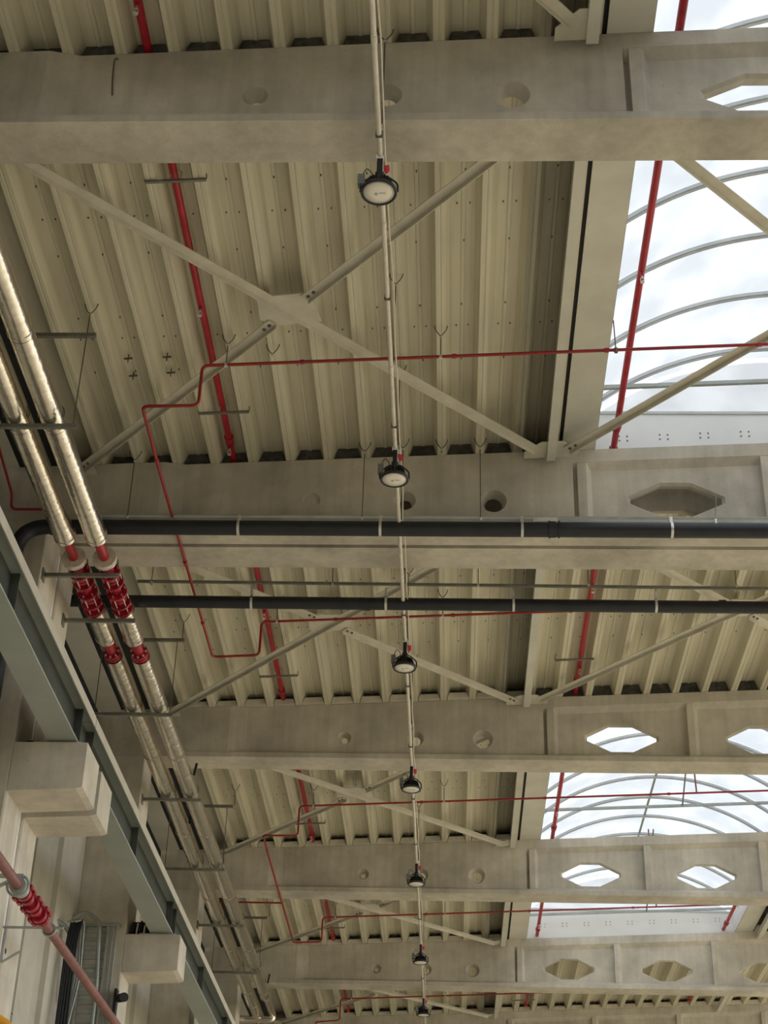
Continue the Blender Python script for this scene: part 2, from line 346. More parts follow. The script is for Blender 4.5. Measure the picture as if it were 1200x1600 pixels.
for label, k in beam_info:
    yb = YB[k]; yf = yb-BW; yc = yb-BW/2; top = lambda x: rz(x)-.003
    t = thing('roof_beam', (0, yc, ZB), label, 'beam', 'precast concrete roof beams')
    xl = -5.2; XT = 1.32
    m = MB()
    m.box(xl, XR, yf, yb, ZB, ZB+.075)
    m.prism([(yf, ZB+.075), (yb, ZB+.075), (yc+.15, ZB+.12), (yc-.15, ZB+.12)], 0, -3.2, XT+.25)
    m.prism([(yf, ZB+.075), (yb, ZB+.075), (yc+.065, ZB+.17), (yc-.065, ZB+.17)], 0, XT+.2, XR)
    m.build('bottom_flange', 'concrete', t)
    m = MB()
    m.box(xl, -3.25, yf, yb, ZB+.075, ZR-.003, 0) if False else m.prism([(xl, ZB+.075), (-3.25, ZB+.075), (-3.25, top(-3.25)), (xl, top(xl))], 1, yf+.01, yb-.01)
    # taper from end block to web
    vs = []
    for x, hw in ((-3.25, BW/2-.01), (-3.0, .15)):
        for y in (yc-hw, yc+hw):
            for z in (ZB+.075, top(x)): vs.append((x, y, z))
    m.add(vs, [(0,1,3,2), (4,6,7,5), (0,4,5,1), (2,3,7,6), (0,2,6,4), (1,5,7,3)])
    m.build('end_block', 'concrete', t)
    m = MB(); zc = 10.915
    holes = [(-1.57, zc, circ(.10), circ(.045)), (-.535, zc, circ(.12), circ(.07)), (.44, zc, circ(.145), circ(.095))]
    holed_slab(m, -3.0, XT, lambda x: ZB+.10, top, yc-.15, yc-.03, holes)
    m.build('solid_web', 'concrete', t)
    if k == 1: MB().cyl((-1.57, yc-.125, zc), (-1.57, yc-.04, zc), .093, 24).build('hole_plug', 'concrete', t)
    m = MB(); big = [(p[0]*1.07, p[1]*1.12) for p in OCT]
    holes = []
    x = 2.45
    while x < XR-.6: holes.append((x, 10.99, big, OCT)); x += 2.03
    # bevelled front part and straight rear part
    holed_slab(m, XT, XR, lambda x: ZB+.12, top, yc-.065, yc-.03, holes)
    holed_slab(m, XT, XR, lambda x: ZB+.12, top, yc-.03, yc+.065, [(h[0], h[1], OCT, big) for h in holes])
    m.build('openwork_web', 'concrete', t)
    m = MB()
    def tf(a, b, hw): # top flange
        P = [(yc-hw, 0), (yc+hw, 0), (yc+hw, -.16), (yc+.065, -.24), (yc-.065, -.24), (yc-hw, -.16)]
        m.prism(P, 0, a, b, lambda v: (v[0], v[1], v[2]+top(v[0])))
    tf(XT, XR, .15); m.build('top_flange', 'concrete', t)
    x = 1.37; 
    while x < XR-.3:
        z1 = top(x)-.17
        m = MB(); m.prism([(x, ZB+.08), (x+.165, ZB+.08), (x+.165, z1), (x, z1)], 1, yc-.15, yc-.06)
        m.prism([(x+.165, 1), (x+.165, 0), (x+.215, 0)], 1, 0, 1) if False else None
        vs = [(x, yc-.15, ZB+.08), (x+.10, yc-.15, ZB+.08), (x+.16, yc-.065, ZB+.08), (x-.01, yc-.065, ZB+.08), (x, yc-.15, z1), (x+.10, yc-.15, z1), (x+.16, yc-.065, z1+.02), (x-.01, yc-.065, z1+.02)]
        m = MB(); m.add(vs, [(0,1,2,3), (4,5,6,7), (0,1,5,4), (1,2,6,5), (2,3,7,6), (3,0,4,7)])
        vs2 = [(v[0], 2*yc-v[1], v[2]) for v in vs]; m.add(vs2, [(0,1,2,3), (4,5,6,7), (0,1,5,4), (1,2,6,5), (2,3,7,6), (3,0,4,7)])
        m.build('stiffener', 'concrete', t); x += 2.03

# ================================================================ COLUMNS with corbels
XC = -4.43
cols = [(8.88, 'concrete column at the far left beside the nearest beam'),
        (14.88, 'near column of the twin pair at left, wide corbel carrying the crane girder'),
        (15.64, 'far column of the twin pair at left, corbel tucked behind the first one'),
        (21.41, 'brown-grey concrete column at lower left with a cable tray on its face'),
        (27.41, 'concrete column at lower left behind the second corbel, partly hidden by the girder'),
        (33.41, 'concrete column at the bottom of the view left of the silver pipe ends'),
        (39.3, 'farthest concrete column by the back wall')]
for y, lab in cols:
    t = thing('concrete_column', (-4.78, y+.3, 0), lab, 'column', 'concrete columns of the left wall')
    y1 = y+.6 if y != 14.88 else 15.50
    m = MB()
    q = .015
    m.prism([(-5.13, y), (XC-q, y), (XC, y+q), (XC, y1-q), (XC-q, y1), (-5.13, y1)], 2, 0, ZB-.002)
    m.build('shaft', 'concrete_pale', t)
    m = MB(); m.prism([(XC+.001, 7.97), (-3.68, 7.97), (-3.68, 7.50), (-3.74, 7.48), (XC+.001, 7.45)], 1, y+.002, y1-.002)
    m.build('corbel', 'concrete_pale', t)
    if y == 15.64: MB().cyl((XC-.02, 15.70, 6.08), (XC+.001, 15.70, 6.08), .03, 12).build('drill_hole', 'black', t)
    m = MB().box(-4.25, -3.76, y+.05, y1-.05, 7.97, 8.0); m.build('bearing_pad', 'walllight', t)
# sealed joint between the twin columns
tag(MB().box(-4.75, XC-.03, 15.503, 15.637, 0, ZB-.01).build('joint_strip', 'white'), 'white sealing strip in the joint between the twin columns', 'seal')

# ================================================================ CRANE GIRDERS
spans = [(3.2, 9.18, 'steel crane girder run left of the view beside the nearest beam'),
         (9.19, 15.56, 'grey steel crane girder at left edge, from the frame down to the first corbel'),
         (15.58, 21.70, 'grey steel crane girder between the twin-column corbel and the second corbel'),
         (21.72, 27.70, 'grey steel crane girder running on from the second corbel toward the bottom'),
         (27.72, 33.70, 'farthest steel crane girder at the bottom, meeting the silver pipe end')]
for a, b, lab in spans:
    t = thing('crane_girder', (-3.95, (a+b)/2, 8.0), lab, 'girder', 'crane girders')
    MB().box(-4.10, -3.80, a, b, 8.0, 8.02).build('bottom_flange', 'girder', t)
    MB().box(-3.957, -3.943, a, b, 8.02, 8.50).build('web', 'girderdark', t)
    MB().box(-4.10, -3.80, a, b, 8.50, 8.525).build('top_flange', 'girder', t)
    MB().box(-3.80, -3.788, a, b, 8.435, 8.545).build('flange_lip', 'walllight', t)
    MB().box(-4.0, -3.9, a, b, 8.526, 8.58).build('rail', 'galv', t)
    y = a+.25
    while y < b:
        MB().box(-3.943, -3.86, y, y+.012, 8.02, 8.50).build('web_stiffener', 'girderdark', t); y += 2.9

# ================================================================ EDGE STRUTS and BRACING
def angle_bar(m, p0, p1, w=.10, h=.055, t=.008, down=True):
    a = Vector(p0); b = Vector(p1); d = (b-a).normalized(); up = Vector((-SL, 0, 1)).normalized(); s = d.cross(up).normalized()
    if s.y < 0: s = -s          # s points away from the camera side
    P = [(-w/2, 0), (w/2, 0), (w/2, -h), (w/2-t, -h), (w/2-t, -t), (-w/2, -t)]
    vs = [q+s*x+up*z for q in (a, b) for x, z in P]; n = len(P)
    m.add(vs, [(i, (i+1) % n, n+(i+1) % n, n+i) for i in range(n)]+[tuple(range(n)), tuple(range(n, 2*n))])
where = {0: 'above the nearest beam', 1: 'before the twin beams', 2: 'behind the second black pipe',
         3: 'beside the larger distant skylight', 4: 'beside the last skylight', 5: 'in the farthest bay'}
bayYY = {0: (2.9, YB[0]-BW), 1: (YB[0], YB[1]-BW), 2: (YB[2], YB[3]-BW), 3: (YB[3], YB[4]-BW), 4: (YB[4], YB[5]-BW), 5: (YB[5], YB[6]-BW)}
def zz(x, d=-.06): return rz(x)+d
for b, (ya, yb) in bayYY.items():
    for side, xs in (('left', 1.08), ('right', 6.43)):
        if side == 'right' and b in (0,): continue
        m = MB().box(xs-.05, xs+.05, ya-.04, yb+.02, ZR-.175, ZR-.055, SL)
        m2 = m.build('edge_strut', 'beige_steel')
        tag(m2, 'cream square steel strut %s of the skylight line, %s' % (side, where[b]), 'strut', 'skylight edge struts')
    for side in ('left', 'right'):
        if side == 'right' and b not in (1, 2): continue
        if side == 'left': x0, x1 = -4.28, 1.08
        else: x0, x1 = 1.08, 6.43
        cx, cy = (x0+x1)/2, (ya+yb)/2
        t = thing('cross_brace', (cx, cy, zz(cx)), 'cream bolted steel cross brace %s, %s half' % (where[b], side), 'bracing', 'roof cross braces')
        i = .16
        BO = -.105
        def P(x, y, d=-.03): return (x, y if not flip else ya+yb-y, zz(x, d+BO))
        flip = (b == 2)
        sy = (yb-ya)/(x1-x0)
        m = MB(); angle_bar(m, P(x0+i, ya+i*sy), P(x1-i, yb-i*sy)); m.build('long_bar', 'brace', t)
        c = .17
        for q0, q1 in (((x0+i, yb-i*sy), (cx-c, cy+c*sy)), ((cx+c, cy-c*sy), (x1-i, ya+i*sy))):
            m = MB(); angle_bar(m, P(*q0, -.045), P(*q1, -.045)); m.build('short_bar', 'brace', t)
            d = Vector((q1[0]-q0[0], q1[1]-q0[1])).normalized()
            for e, s in ((q0, 1), (q1, -1)):
                for r in (.05, .13):
                    x = e[0]+d.x*r*s; y = e[1]+d.y*r*s
                    y = y if not flip else ya+yb-y
                    MB().cyl((x, y, zz(x, -.068+BO)), (x, y, zz(x, -.04+BO)), .017, 6).build('bolt', 'wire', t)
        g = [(cx-.29, cy-.20), (cx+.22, cy-.24), (cx+.31, cy+.20), (cx-.16, cy+.25), (cx-.29, cy+.14)]
        MB().prism([(p[0], p[1]) for p in g], 2, -.044, -.034, lambda v: (v[0], v[1] if not flip else ya+yb-v[1], v[2]+rz(v[0])+.007+BO)).build('gusset_plate', 'brace', t)
        for gx, gy, sx, sg in ((x0, ya, 1, 1), (x0, yb, 1, -1), (x1, ya, -1, 1), (x1, yb, -1, -1)):
            g = [(gx, gy-.01*sg), (gx+.30*sx, gy-.01*sg), (gx+.30*sx, gy+.12*sg), (gx+.12*sx, gy+.30*sg), (gx, gy+.30*sg)]
            MB().prism(g, 2, -.030+BO, -.022+BO, lambda v: (v[0], v[1], v[2]+rz(v[0]))).build('node_plate', 'brace', t)

# ================================================================ RED SPRINKLER MAINS in the deck pans
heads = {-2.485: [8.5, 12.25, 14.7, 18.6, 24.1, 27.0, 30.4], 1.80: [12.0, 14.35, 18.2, 20.6, 26.2, 30.2, 32.6], 5.72: [12.3, 24.5, 31.6, 38.0]}
mains = [(-2.485, 4.0, 39.2, 'thick red sprinkler main running in a deck pan left of the lamp row'),
         (1.80, 4.0, 39.2, 'thick red sprinkler main just inside the left edge of the skylights'),
         (5.72, 9.5, 39.2, 'thick red sprinkler main at the right edge of the last skylight')]
for x, a, b, lab in mains:
    z = rz(x)+.085
    t = thing('sprinkler_main', (x, (a+b)/2, z), lab, 'sprinkler pipe', 'red sprinkler mains')
    MB().cyl((x, a, z), (x, b, z), .036, 14).build('pipe', 'red', t)
    for yb in YB[1:]:
        MB().cyl((x, yb-BW-.32, z), (x, yb-BW-.22, z), .052, 12).build('coupling', 'redf', t)
        MB().cyl((x, yb-BW-.2, z), (x, yb-BW-.16, z), .045, 12).build('coupling', 'redf', t)
    for y in heads[x]:
        h = MB().cyl((x-.0, y, z-.03), (x-.0, y, z-.075), .02, 8).build('sprinkler_boss', 'red', t)
        m = MB(); m.cyl((x, y, z-.075), (x, y, z-.10), .011, 8); m.tube([(x-.014, y, z-.10), (x-.02, y, z-.125), (x, y, z-.145), (x+.02, y, z-.125), (x+.014, y, z-.10)], .004, 5)
        m.cyl((x, y, z-.147), (x, y, z-.152), .022, 10); m.build('sprinkler_head', 'zinc', h)
# hooked cross bars carrying the mains below the ribs
br = [(-2.46, 10.42, 'nearest, just below the first beam'), (-2.46, 13.97, 'just before the twin beams'), (-2.46, 20.45, 'left, behind the second black pipe'),
      (-2.46, 26.3, 'in the larger skylight bay, left'), (-2.46, 32.3, 'in the last skylight bay, left'), (1.70, 20.25, 'right, behind the second black pipe'), (-2.46, 17.1, 'hidden near the second black pipe, left'), (1.70, 38.4, 'in the farthest bay, right')]
for x, y, w in br:
    t = thing('pipe_bracket', (x, y, rz(x)), 'hooked cross bar under a red main, '+w, 'bracket', 'cross bars under the red mains')
    z = rz(x)-.012
    m = MB().box(x-.27, x+.27, y-.013, y+.013, z-.012-SL*x, z+.012-SL*x, SL); m.build('bar', 'galvdark', t)
    for s in (-1, 1):
        zz0 = z+SL*.27*s
        m = MB().tube(fillet([(x+.27*s, y, zz0), (x+.275*s, y, zz0+.05), (x+.25*s, y, zz0+.10)], .03), .006, 6); m.build('hook', 'galvdark', t)
    m = MB().tube([(x-.05, y, z), (x-.05, y, z+.1), (x-.0, y, z+.145), (x+.05, y, z+.1), (x+.05, y, z)], .006, 6); m.build('loop', 'zinc', t)

# ================================================================ THIN RED SPRINKLER LINES
def line(name, label, paths, loc, sleeves=()):
    t = thing(name, loc, label, 'sprinkler pipe', 'thin red sprinkler lines')
    for i, p in enumerate(paths):
        MB().tube(fillet(p, .07), .0165, 10).build('pipe', 'redthin', t)
    for p, d in sleeves:
        d = Vector(d)*.022; p = Vector(p); MB().cyl(p-d, p+d, .024, 10).build('sleeve', 'redf', t)
def up(x): return 11.056+(x+2.5)*SL
zl = 10.535; XM = -3.04
line('sprinkler_line', 'thin red sprinkler line stepping down at left and passing under the twin beams',
     [[(9.2, 12.68, up(9.2)), (-2.49, 12.68, up(-2.49)), (-2.49, 12.68, zl+.04), (XM, 12.68, zl+.03), (XM, 14.0, zl), (XM, 18.15, zl+.02), (-2.45, 18.15, zl+.05), (-2.45, 18.15, up(-2.45)), (9.2, 18.15, up(9.2))]],
     (-2.5, 12.68, 10.6), [((x, y, up(x)), (1, 0, 0)) for y in (12.68, 18.15) for x in (-1.5, .0, 1.5, 3.0)]+[((XM, 13.6, zl+.01), (0, 1, 0)), ((XM, 17.2, zl+.01), (0, 1, 0)), ((XM, 15.7, zl), (0, 1, 0))])
line('sprinkler_line', 'thin red sprinkler line crossing both distant skylights with a branch to the silver pipes',
     [[(9.2, 24.6, up(9.2)), (-2.48, 24.6, up(-2.48)), (-2.48, 24.6, zl+.02), (XM, 24.6, zl+.02), (XM, 25.4, zl), (XM, 30.5, zl+.02), (-2.5, 30.5, zl+.05), (-2.5, 30.5, up(-2.5)), (9.2, 30.5, up(9.2))],
      [(XM, 28.0, zl), (-4.42, 28.0, zl)]],
     (-2.5, 24.6, 10.6), [((x, y, up(x)), (1, 0, 0)) for y in (24.6, 30.5) for x in (-.5, 1.5, 3.5)])
line('sprinkler_line', 'thin red sprinkler line low in the farthest bay at the bottom edge',
     [[(9.2, 36.5, up(9.2)), (-2.5, 36.5, up(-2.5)), (-2.5, 36.5, zl+.05), (XM, 36.5, zl), (XM, 37.6, zl)]], (-2.5, 36.5, 10.6))
t = thing('sprinkler_line', (-4.95, 14.3, 11.0), 'thin red pipe by the left frame edge, bending right above the black elbow', 'sprinkler pipe', 'thin red sprinkler lines')
MB().tube(fillet([(-4.86, 12.0, 11.03), (-4.86, 14.0, 11.03), (-4.86, 14.78, 10.86), (-4.86, 14.83, 10.70), (-4.35, 14.83, 10.70)], .06), .015, 10).build('pipe', 'redthin', t)

# ================================================================ HANGERS (V wires on the ribs with rods)
def hanger(x, y, zend, label, cat='hanger'):
    # x: centre of a rib
    t = thing('rod_hanger', (x, y, rz(x)), label, 'hanger', 'wire hangers under the deck ribs')
    z = rz(x); n = z-.10
    m = MB().tube(fillet([(x-.066, y, z+.03), (x-.055, y, z-.02), (x, y, n), (x+.055, y, z-.02), (x+.066, y, z+.03)], .03, 3), .0055, 5); m.build('v_wire', 'wire', t)
    m = MB().cyl((x, y, n+.006), (x, y, n-.02), .011, 6); m.build('nut', 'zinc', t)
    if zend < n-.03:
        MB().cyl((x, y, n), (x, y, zend), .0055, 6).build('rod', 'wire', t)
        MB().cyl((x, y, zend+.012), (x, y, zend-.022), .02, 8).build('clip', 'zinc', t)
ribc = lambda i: .67-PIT*i+.045
BAYN = {1: 'in front of the twin beams', 2: 'behind the twin beams', 3: 'in the larger skylight bay', 4: 'in the last skylight bay', 5: 'in the farthest bay'}
# for the thin red lines
for bay, y in ((1, 12.68), (2, 18.15), (3, 24.6), (4, 30.5), (5, 36.5)):
    for i, w in ((2, 'right of the lamps'), (7, 'beside the red riser'), (-1.0, None)):
        if w is None: continue
        hanger(ribc(i), y, up(ribc(i)), 'wire hanger on thin red line %s, %s' % (w, BAYN[bay]))
# wire hung from the skylight edge
t = thing('rod_hanger', (1.585, 12.68, 11.56), 'thin rod hanger at the skylight edge holding the thin red line', 'hanger', 'wire hangers under the deck ribs')
MB().cyl((1.585, 12.68, rz(1.585)+.02), (1.592, 12.68, up(1.59)), .006, 6).build('rod', 'wire', t)
MB().cyl((1.592, 12.68, up(1.59)+.02), (1.592, 12.68, up(1.59)-.03), .02, 8).build('clip', 'wire', t)
# V wires for the conduit
for y, w in ((8.85, 'above the nearest beam'), (11.85, 'between the first lamp and the thin red line'), (13.3, 'below the crossing of the thin red line'), (14.66, 'over the second lamp'),
             (17.5, 'just beyond the second black pipe'), (20.0, 'over the third lamp'), (25.5, 'in the larger skylight bay'), (31.5, 'in the last skylight bay')):
    hanger(ribc(3), y, 10.46, 'wire hanger for the lamp conduit '+w)
# rods for the black pipe rails
for i, w in ((10, 'at the left'), (4, 'left of the second lamp'), (1, 'right of the second lamp')):
    hanger(ribc(i), 14.70, 10.52, 'rod hanger down to the first black pipe rail, '+w)
hanger(ribc(2), 14.70, 11.35, 'empty V wire hanger beside the second lamp on a rib near the twin beams')
hanger(ribc(6), 12.87, 11.31, 'empty V wire hanger close to the red riser, left of the cross brace')
for i, w in ((10, 'beside the silver pipes'), (5, 'left of the conduit'), (3.0, 'next to the conduit'), (1, 'right of the conduit'), (-2, 'by the right red main'), (-6, 'at the far right')):
    hanger(.67-PIT*i+.045, 16.30, 10.60, 'rod hanger down to the second black pipe rail, '+w)

# ================================================================ BLACK DRAIN PIPES and RAILS
t = thing('drain_pipe', (-.6, 14.65, 10.36), 'black drain pipe along the twin beams with an elbow turning down at left', 'drain pipe', 'black drain pipes')
MB().tube(fillet([(9.3, 14.65, 10.352), (-4.68, 14.65, 10.37), (-4.68, 14.78, 6.5)], .32, 8), .082, 18).build('pipe', 'blackpipe', t)
for x in (-4.3, 1.05): MB().cyl((x-.035, 14.65, 10.365), (x+.035, 14.65, 10.365), .09, 18).build('sleeve', 'blackpipe', t)
for x in (1.02, 1.12): MB().cyl((x-.008, 14.65, 10.365), (x+.008, 14.65, 10.365), .096, 18).build('ring', 'blackpipe', t)
for x in (-2.30, -.78, .73, 2.31, 3.85): 
    MB().cyl((x-.014, 14.65, 10.362), (x+.014, 14.65, 10.362), .088, 18).build('clamp', 'zinc', t)
    MB().box(x-.016, x+.016, 14.63, 14.66, 10.44, 10.52).build('clamp_neck', 'zinc', t)
MB().cyl((-4.68, 14.72, 9.72), (-4.68, 14.72, 9.69), .09, 16).build('clamp', 'zinc', t)
t = thing('drain_pipe', (-.6, 16.3, 10.41), 'black drain pipe crossing the bay behind the twin beams', 'drain pipe', 'black drain pipes')
MB().tube(fillet([(9.3, 16.42, 10.37), (-4.72, 16.42, 10.42), (-4.72, 16.42, 9.0)], .25, 8), .074, 18).build('pipe', 'blackpipe', t)
for x in (-2.35, -.78, .70, 2.34, 3.9):
    MB().cyl((x-.014, 16.42, 10.40), (x+.014, 16.42, 10.40), .080, 18).build('clamp', 'zinc', t)
    MB().box(x-.012, x+.012, 16.33, 16.43, 10.47, 10.57).build('clamp_neck', 'zinc', t)
for x in (-4.0, -1.0, 3.1): MB().cyl((x-.04, 16.42, 10.40), (x+.04, 16.42, 10.40), .079, 18).build('sleeve', 'blackpipe', t)
t = thing('support_rail', (-.6, 14.7, 10.5), 'slim galvanised rail just above the first black pipe against the twin beams', 'rail', 'rails over the black pipes')
MB().box(-4.0, 9.3, 14.685, 14.715, 10.485, 10.515).build('channel', 'galv', t)
MB().box(-4.0, 9.3, 14.70, 14.83, 10.555, 10.562).build('flat_strip', 'galv', t)
for x in (.85,): MB().box(x-.0, x+.26, 14.66, 14.68, 10.485, 10.525).build('joint_plate', 'zinc', t)
t = thing('support_rail', (-.6, 16.3, 10.59), 'slim dark rail hung over the second black pipe', 'rail', 'rails over the black pipes')
MB().box(-3.7, 9.3, 16.285, 16.315, ZR-.944+.0, ZR-.916, -.006).build('channel', 'galvdark', t)
t = thing('pipe_strap', (2.8, 14.8, 10.8), 'perforated steel strap hanging out of the dark octagon hole to the first rail', 'strap')
m = MB(); p0 = Vector((2.86, 14.90, 10.97)); p1 = Vector((2.79, 14.72, 10.50))
m.obox((p0+p1)/2, p1-p0, (p1-p0).length, .035, .006, (1, 0, 0)); m.build('strap', 'galvdark', t)
MB().cyl((2.79, 14.70, 10.53), (2.79, 14.70, 10.47), .02, 8).build('nut', 'zinc', t)

# ================================================================ INSULATED SILVER PIPES
def noisy_tube(m, x, z, y0, y1, r, seg=20):
    n = max(2, int((y1-y0)/.12)); rings = []
    for i in range(n+1):
        y = y0+(y1-y0)*i/n; rr = [r*(1+random.uniform(-.009, .009)) for _ in range(seg)]
        rings.append([(x+rr[k]*math.cos(2*math.pi*k/seg), y, z+rr[k]*math.sin(2*math.pi*k/seg)) for k in range(seg)])
    vs = [v for g in rings for v in g]
    m.add(vs, [(i*seg+k, i*seg+(k+1) % seg, (i+1)*seg+(k+1) % seg, (i+1)*seg+k) for i in range(n) for k in range(seg)], True)
    m.add(rings[0]+rings[-1], [tuple(range(seg))[::-1], tuple(range(seg, 2*seg))])
ZP = 10.08
for x, lab, end in ((-3.75, 'right-hand silver foil pipe along the left side, with red joint parts', 32.6), (-4.08, 'left-hand silver foil pipe along the left side, with red joint parts', 33.2)):
    t = thing('insulated_pipe', (x, 18, ZP), lab, 'insulated pipe', 'silver insulated pipes')
    segs = [(4.0, 6.3), (6.3, 8.6), (8.6, 10.9), (10.9, 12.3), (12.3, 14.38), (15.98, 16.72)]
    y = 17.18
    while y < end-.2: segs.append((y, min(y+1.5, end))); y += 1.5
    for a, b in segs:
        m = MB(); noisy_tube(m, x, ZP, a+.003, b-.003, .115); m.build('foil_jacket', 'foil', t)
        MB().tube([(x, b-.06, ZP), (x, b-.03, ZP)], .121, 20).build('tape_band', 'foil', t)
    # bare joint
    MB().cyl((x, 14.37, ZP), (x, 14.92, ZP), .052, 16).build('red_pipe', 'red', t)
    MB().cyl((x, 14.80, ZP), (x, 14.85, ZP), .128, 24).build('insulation_collar', 'foilend', t)
    MB().tube([(x, 14.851, ZP), (x, 14.872, ZP)], .13, 24).build('collar_rim', 'zinc', t)
    # flexible joint with flanges and tie rods
    MB().cyl((x, 15.0, ZP), (x, 15.97, ZP), .06, 16).build('red_pipe', 'redf', t)
    for yy in (15.10, 15.32, 15.55, 15.78, 15.93):
        MB().cyl((x, yy, ZP), (x, yy+.035, ZP), .118, 20).build('flange', 'redf', t)
    m = MB()
    for yy in (15.20, 15.26, 15.64, 15.70): m.cyl((x, yy-.02, ZP), (x, yy+.02, ZP), .088, 16)
    m.build('bellows', 'redf', t)
    for k in range(6):
        a = 2*math.pi*k/6+.3; cx, cz = x+.098*math.cos(a), ZP+.098*math.sin(a)
        for y0_, y1_ in ((15.05, 15.40), (15.50, 15.99)):
            MB().cyl((cx, y0_, cz), (cx, y1_, cz), .0075, 6).build('tie_rod', 'zinc', t)
        for yy in (15.075, 15.37, 15.53, 15.97):
            MB().cyl((cx, yy-.012, cz), (cx, yy+.012, cz), .017, 6).build('nut', 'redf', t)
    # flanged joint
    MB().cyl((x, 16.70, ZP), (x, 17.2, ZP), .062, 16).build('red_pipe', 'red', t)
    for yy in (16.74, 17.06, 17.12): MB().cyl((x, yy, ZP), (x, yy+.04, ZP), .105, 20).build('flange', 'redf', t)
    for k in range(8):
        a = 2*math.pi*k/8; cx, cz = x+.085*math.cos(a), ZP+.085*math.sin(a)
        MB().cyl((cx, 17.03, cz), (cx, 17.05, cz), .014, 6).build('nut', 'zinc', t)
    for yy in ((20.9, 31.6) if x > -4 else (22.8,)):
        MB().obox((x+.15, yy, ZP+.08), (.15, 0, 1), .18, .03, .02, (0, 1, 0)).build('cable_clip', 'black', t)
    if x > -4:
        MB().tube(fillet([(x, end-.3, ZP), (x, end+1.5, ZP), (x, end+1.5, 9.98), (-4.9, end+1.5, 9.98)], .2, 6), .07, 14).build('foil_bend', 'foil', t)
    else:
        MB().tube(fillet([(x, end-.3, ZP), (x, end+2.5, ZP)], .2, 6), .1, 14).build('foil_bend', 'foil', t)
# black cable run between and left of the silver pipes
# brackets under the silver pipes
def pbracket(y, x0, x1, z, label, onrods=True, tilt=0.):
    t = thing('pipe_support', ((x0+x1)/2, y, z), label, 'bracket', 'steel brackets under the silver pipes')
    MB().prism([(x0, z-.02+tilt), (x1, z-.02), (x1, z+.02), (x0, z+.02+tilt)], 1, y-.02, y+.02).build('channel', 'galvdark', t)
    for x in (-3.75, -4.08):
        m = MB(); m.tube([(x+.125*math.cos(a), y, ZP+.125*math.sin(a)) for a in [math.pi*(-.1+1.2*i/12) for i in range(13)]], .006, 6)
        m.build('pipe_band', 'wire', t)
    if onrods:
        xr = x1-.04
        MB().cyl((xr, y, z), (xr, y, 11.0), .006, 6).build('rod', 'wire', t)
        MB().cyl((x0+.06, y, z), (x0+.06, y, rz(x0)-.01), .006, 6).build('rod', 'wire', t)
        MB().prism([(-4.3, 10.98), (xr+.09, 10.98), (xr+.09, 11.02), (-4.3, 11.02)], 1, y-.02, y+.02).build('upper_channel', 'galvdark', t)
        xv = ribc(10)
        m = MB(); m.tube(fillet([(xv-.066, y, rz(xv)+.03), (xv-.05, y, rz(xv)-.03), (xv, y, rz(xv)-.10), (xv+.05, y, rz(xv)-.03), (xv+.066, y, rz(xv)+.03)], .03, 3), .0055, 5)
        m.cyl((xv, y, rz(xv)-.10), (xv, y, 11.02), .006, 6); m.build('v_wire', 'wire', t)
    else:
        MB().box(XC, XC+.015, y-.05, y+.05, z-.07+tilt, z+.07+tilt).build('wall_plate', 'galvdark', t)
pbracket(12.12, -4.62, -3.49, 9.94, 'slim steel bracket under both silver pipes in the upper left, hung on thin rods')
pbracket(14.95, XC, -3.60, 9.94, 'steel bracket from the near twin column right behind the pale pipe collars', False)
pbracket(16.0, XC, -3.60, 9.94, 'steel bracket from the far twin column below the red flexible joints', False)
pbracket(18.57, -4.62, -3.55, 9.94, 'steel bracket under both silver pipes just below the red flanges, on thin rods')
pbracket(21.5, XC, -3.58, 9.94, 'steel bracket under the silver pipes on the column with the cable tray', False)
pbracket(24.5, -4.62, -3.60, 9.94, 'steel bracket under the silver pipes halfway along the larger skylight bay')
pbracket(27.45, XC, -3.62, 9.94, 'steel bracket under the silver pipes on the column behind the second corbel', False)
pbracket(30.4, -4.62, -3.62, 9.94, 'steel bracket under the silver pipes halfway along the last skylight bay')
# ================================================================ LAMP CONDUIT and LAMPS
XCd = -.58
t = thing('lamp_conduit', (XCd, 22, 10.42), 'long cream conduit running the whole length of the hall above the lamps', 'conduit')
y = 6.0; lampy = [9.13, 13.19, 17.39, 21.29, 25.41, 29.94, 33.8]
while y < 39: 
    MB().cyl((XCd, y+.004, 10.42), (XCd, min(y+1.95, 39)-.004, 10.42), .021, 12).build('tube', 'conduit', t)
    MB().cyl((XCd, y-.035, 10.42), (XCd, y+.035, 10.42), .025, 12).build('sleeve', 'conduit', t)
    MB().box(XCd-.027, XCd+.027, y+.93, y+.945, 10.39, 10.45).build('strap', 'wire', t)
    y += 1.95
pts = []; y = 6.
while y < 39: pts.append((XCd+.045+random.uniform(-.012, .012), y, 10.44+random.uniform(-.02, .012))); y += .5
MB().tube(pts, .007, 6).build('cable', 'conduit', t)
def lathe(m, prof, cx, cy, seg=28, smooth=True):
    n = len(prof); vs = [(cx+r*math.cos(2*math.pi*k/seg), cy+r*math.sin(2*math.pi*k/seg), z) for r, z in prof for k in range(seg)]
    m.add(vs, [(i*seg+k, i*seg+(k+1) % seg, (i+1)*seg+(k+1) % seg, (i+1)*seg+k) for i in range(n-1) for k in range(seg)], smooth)
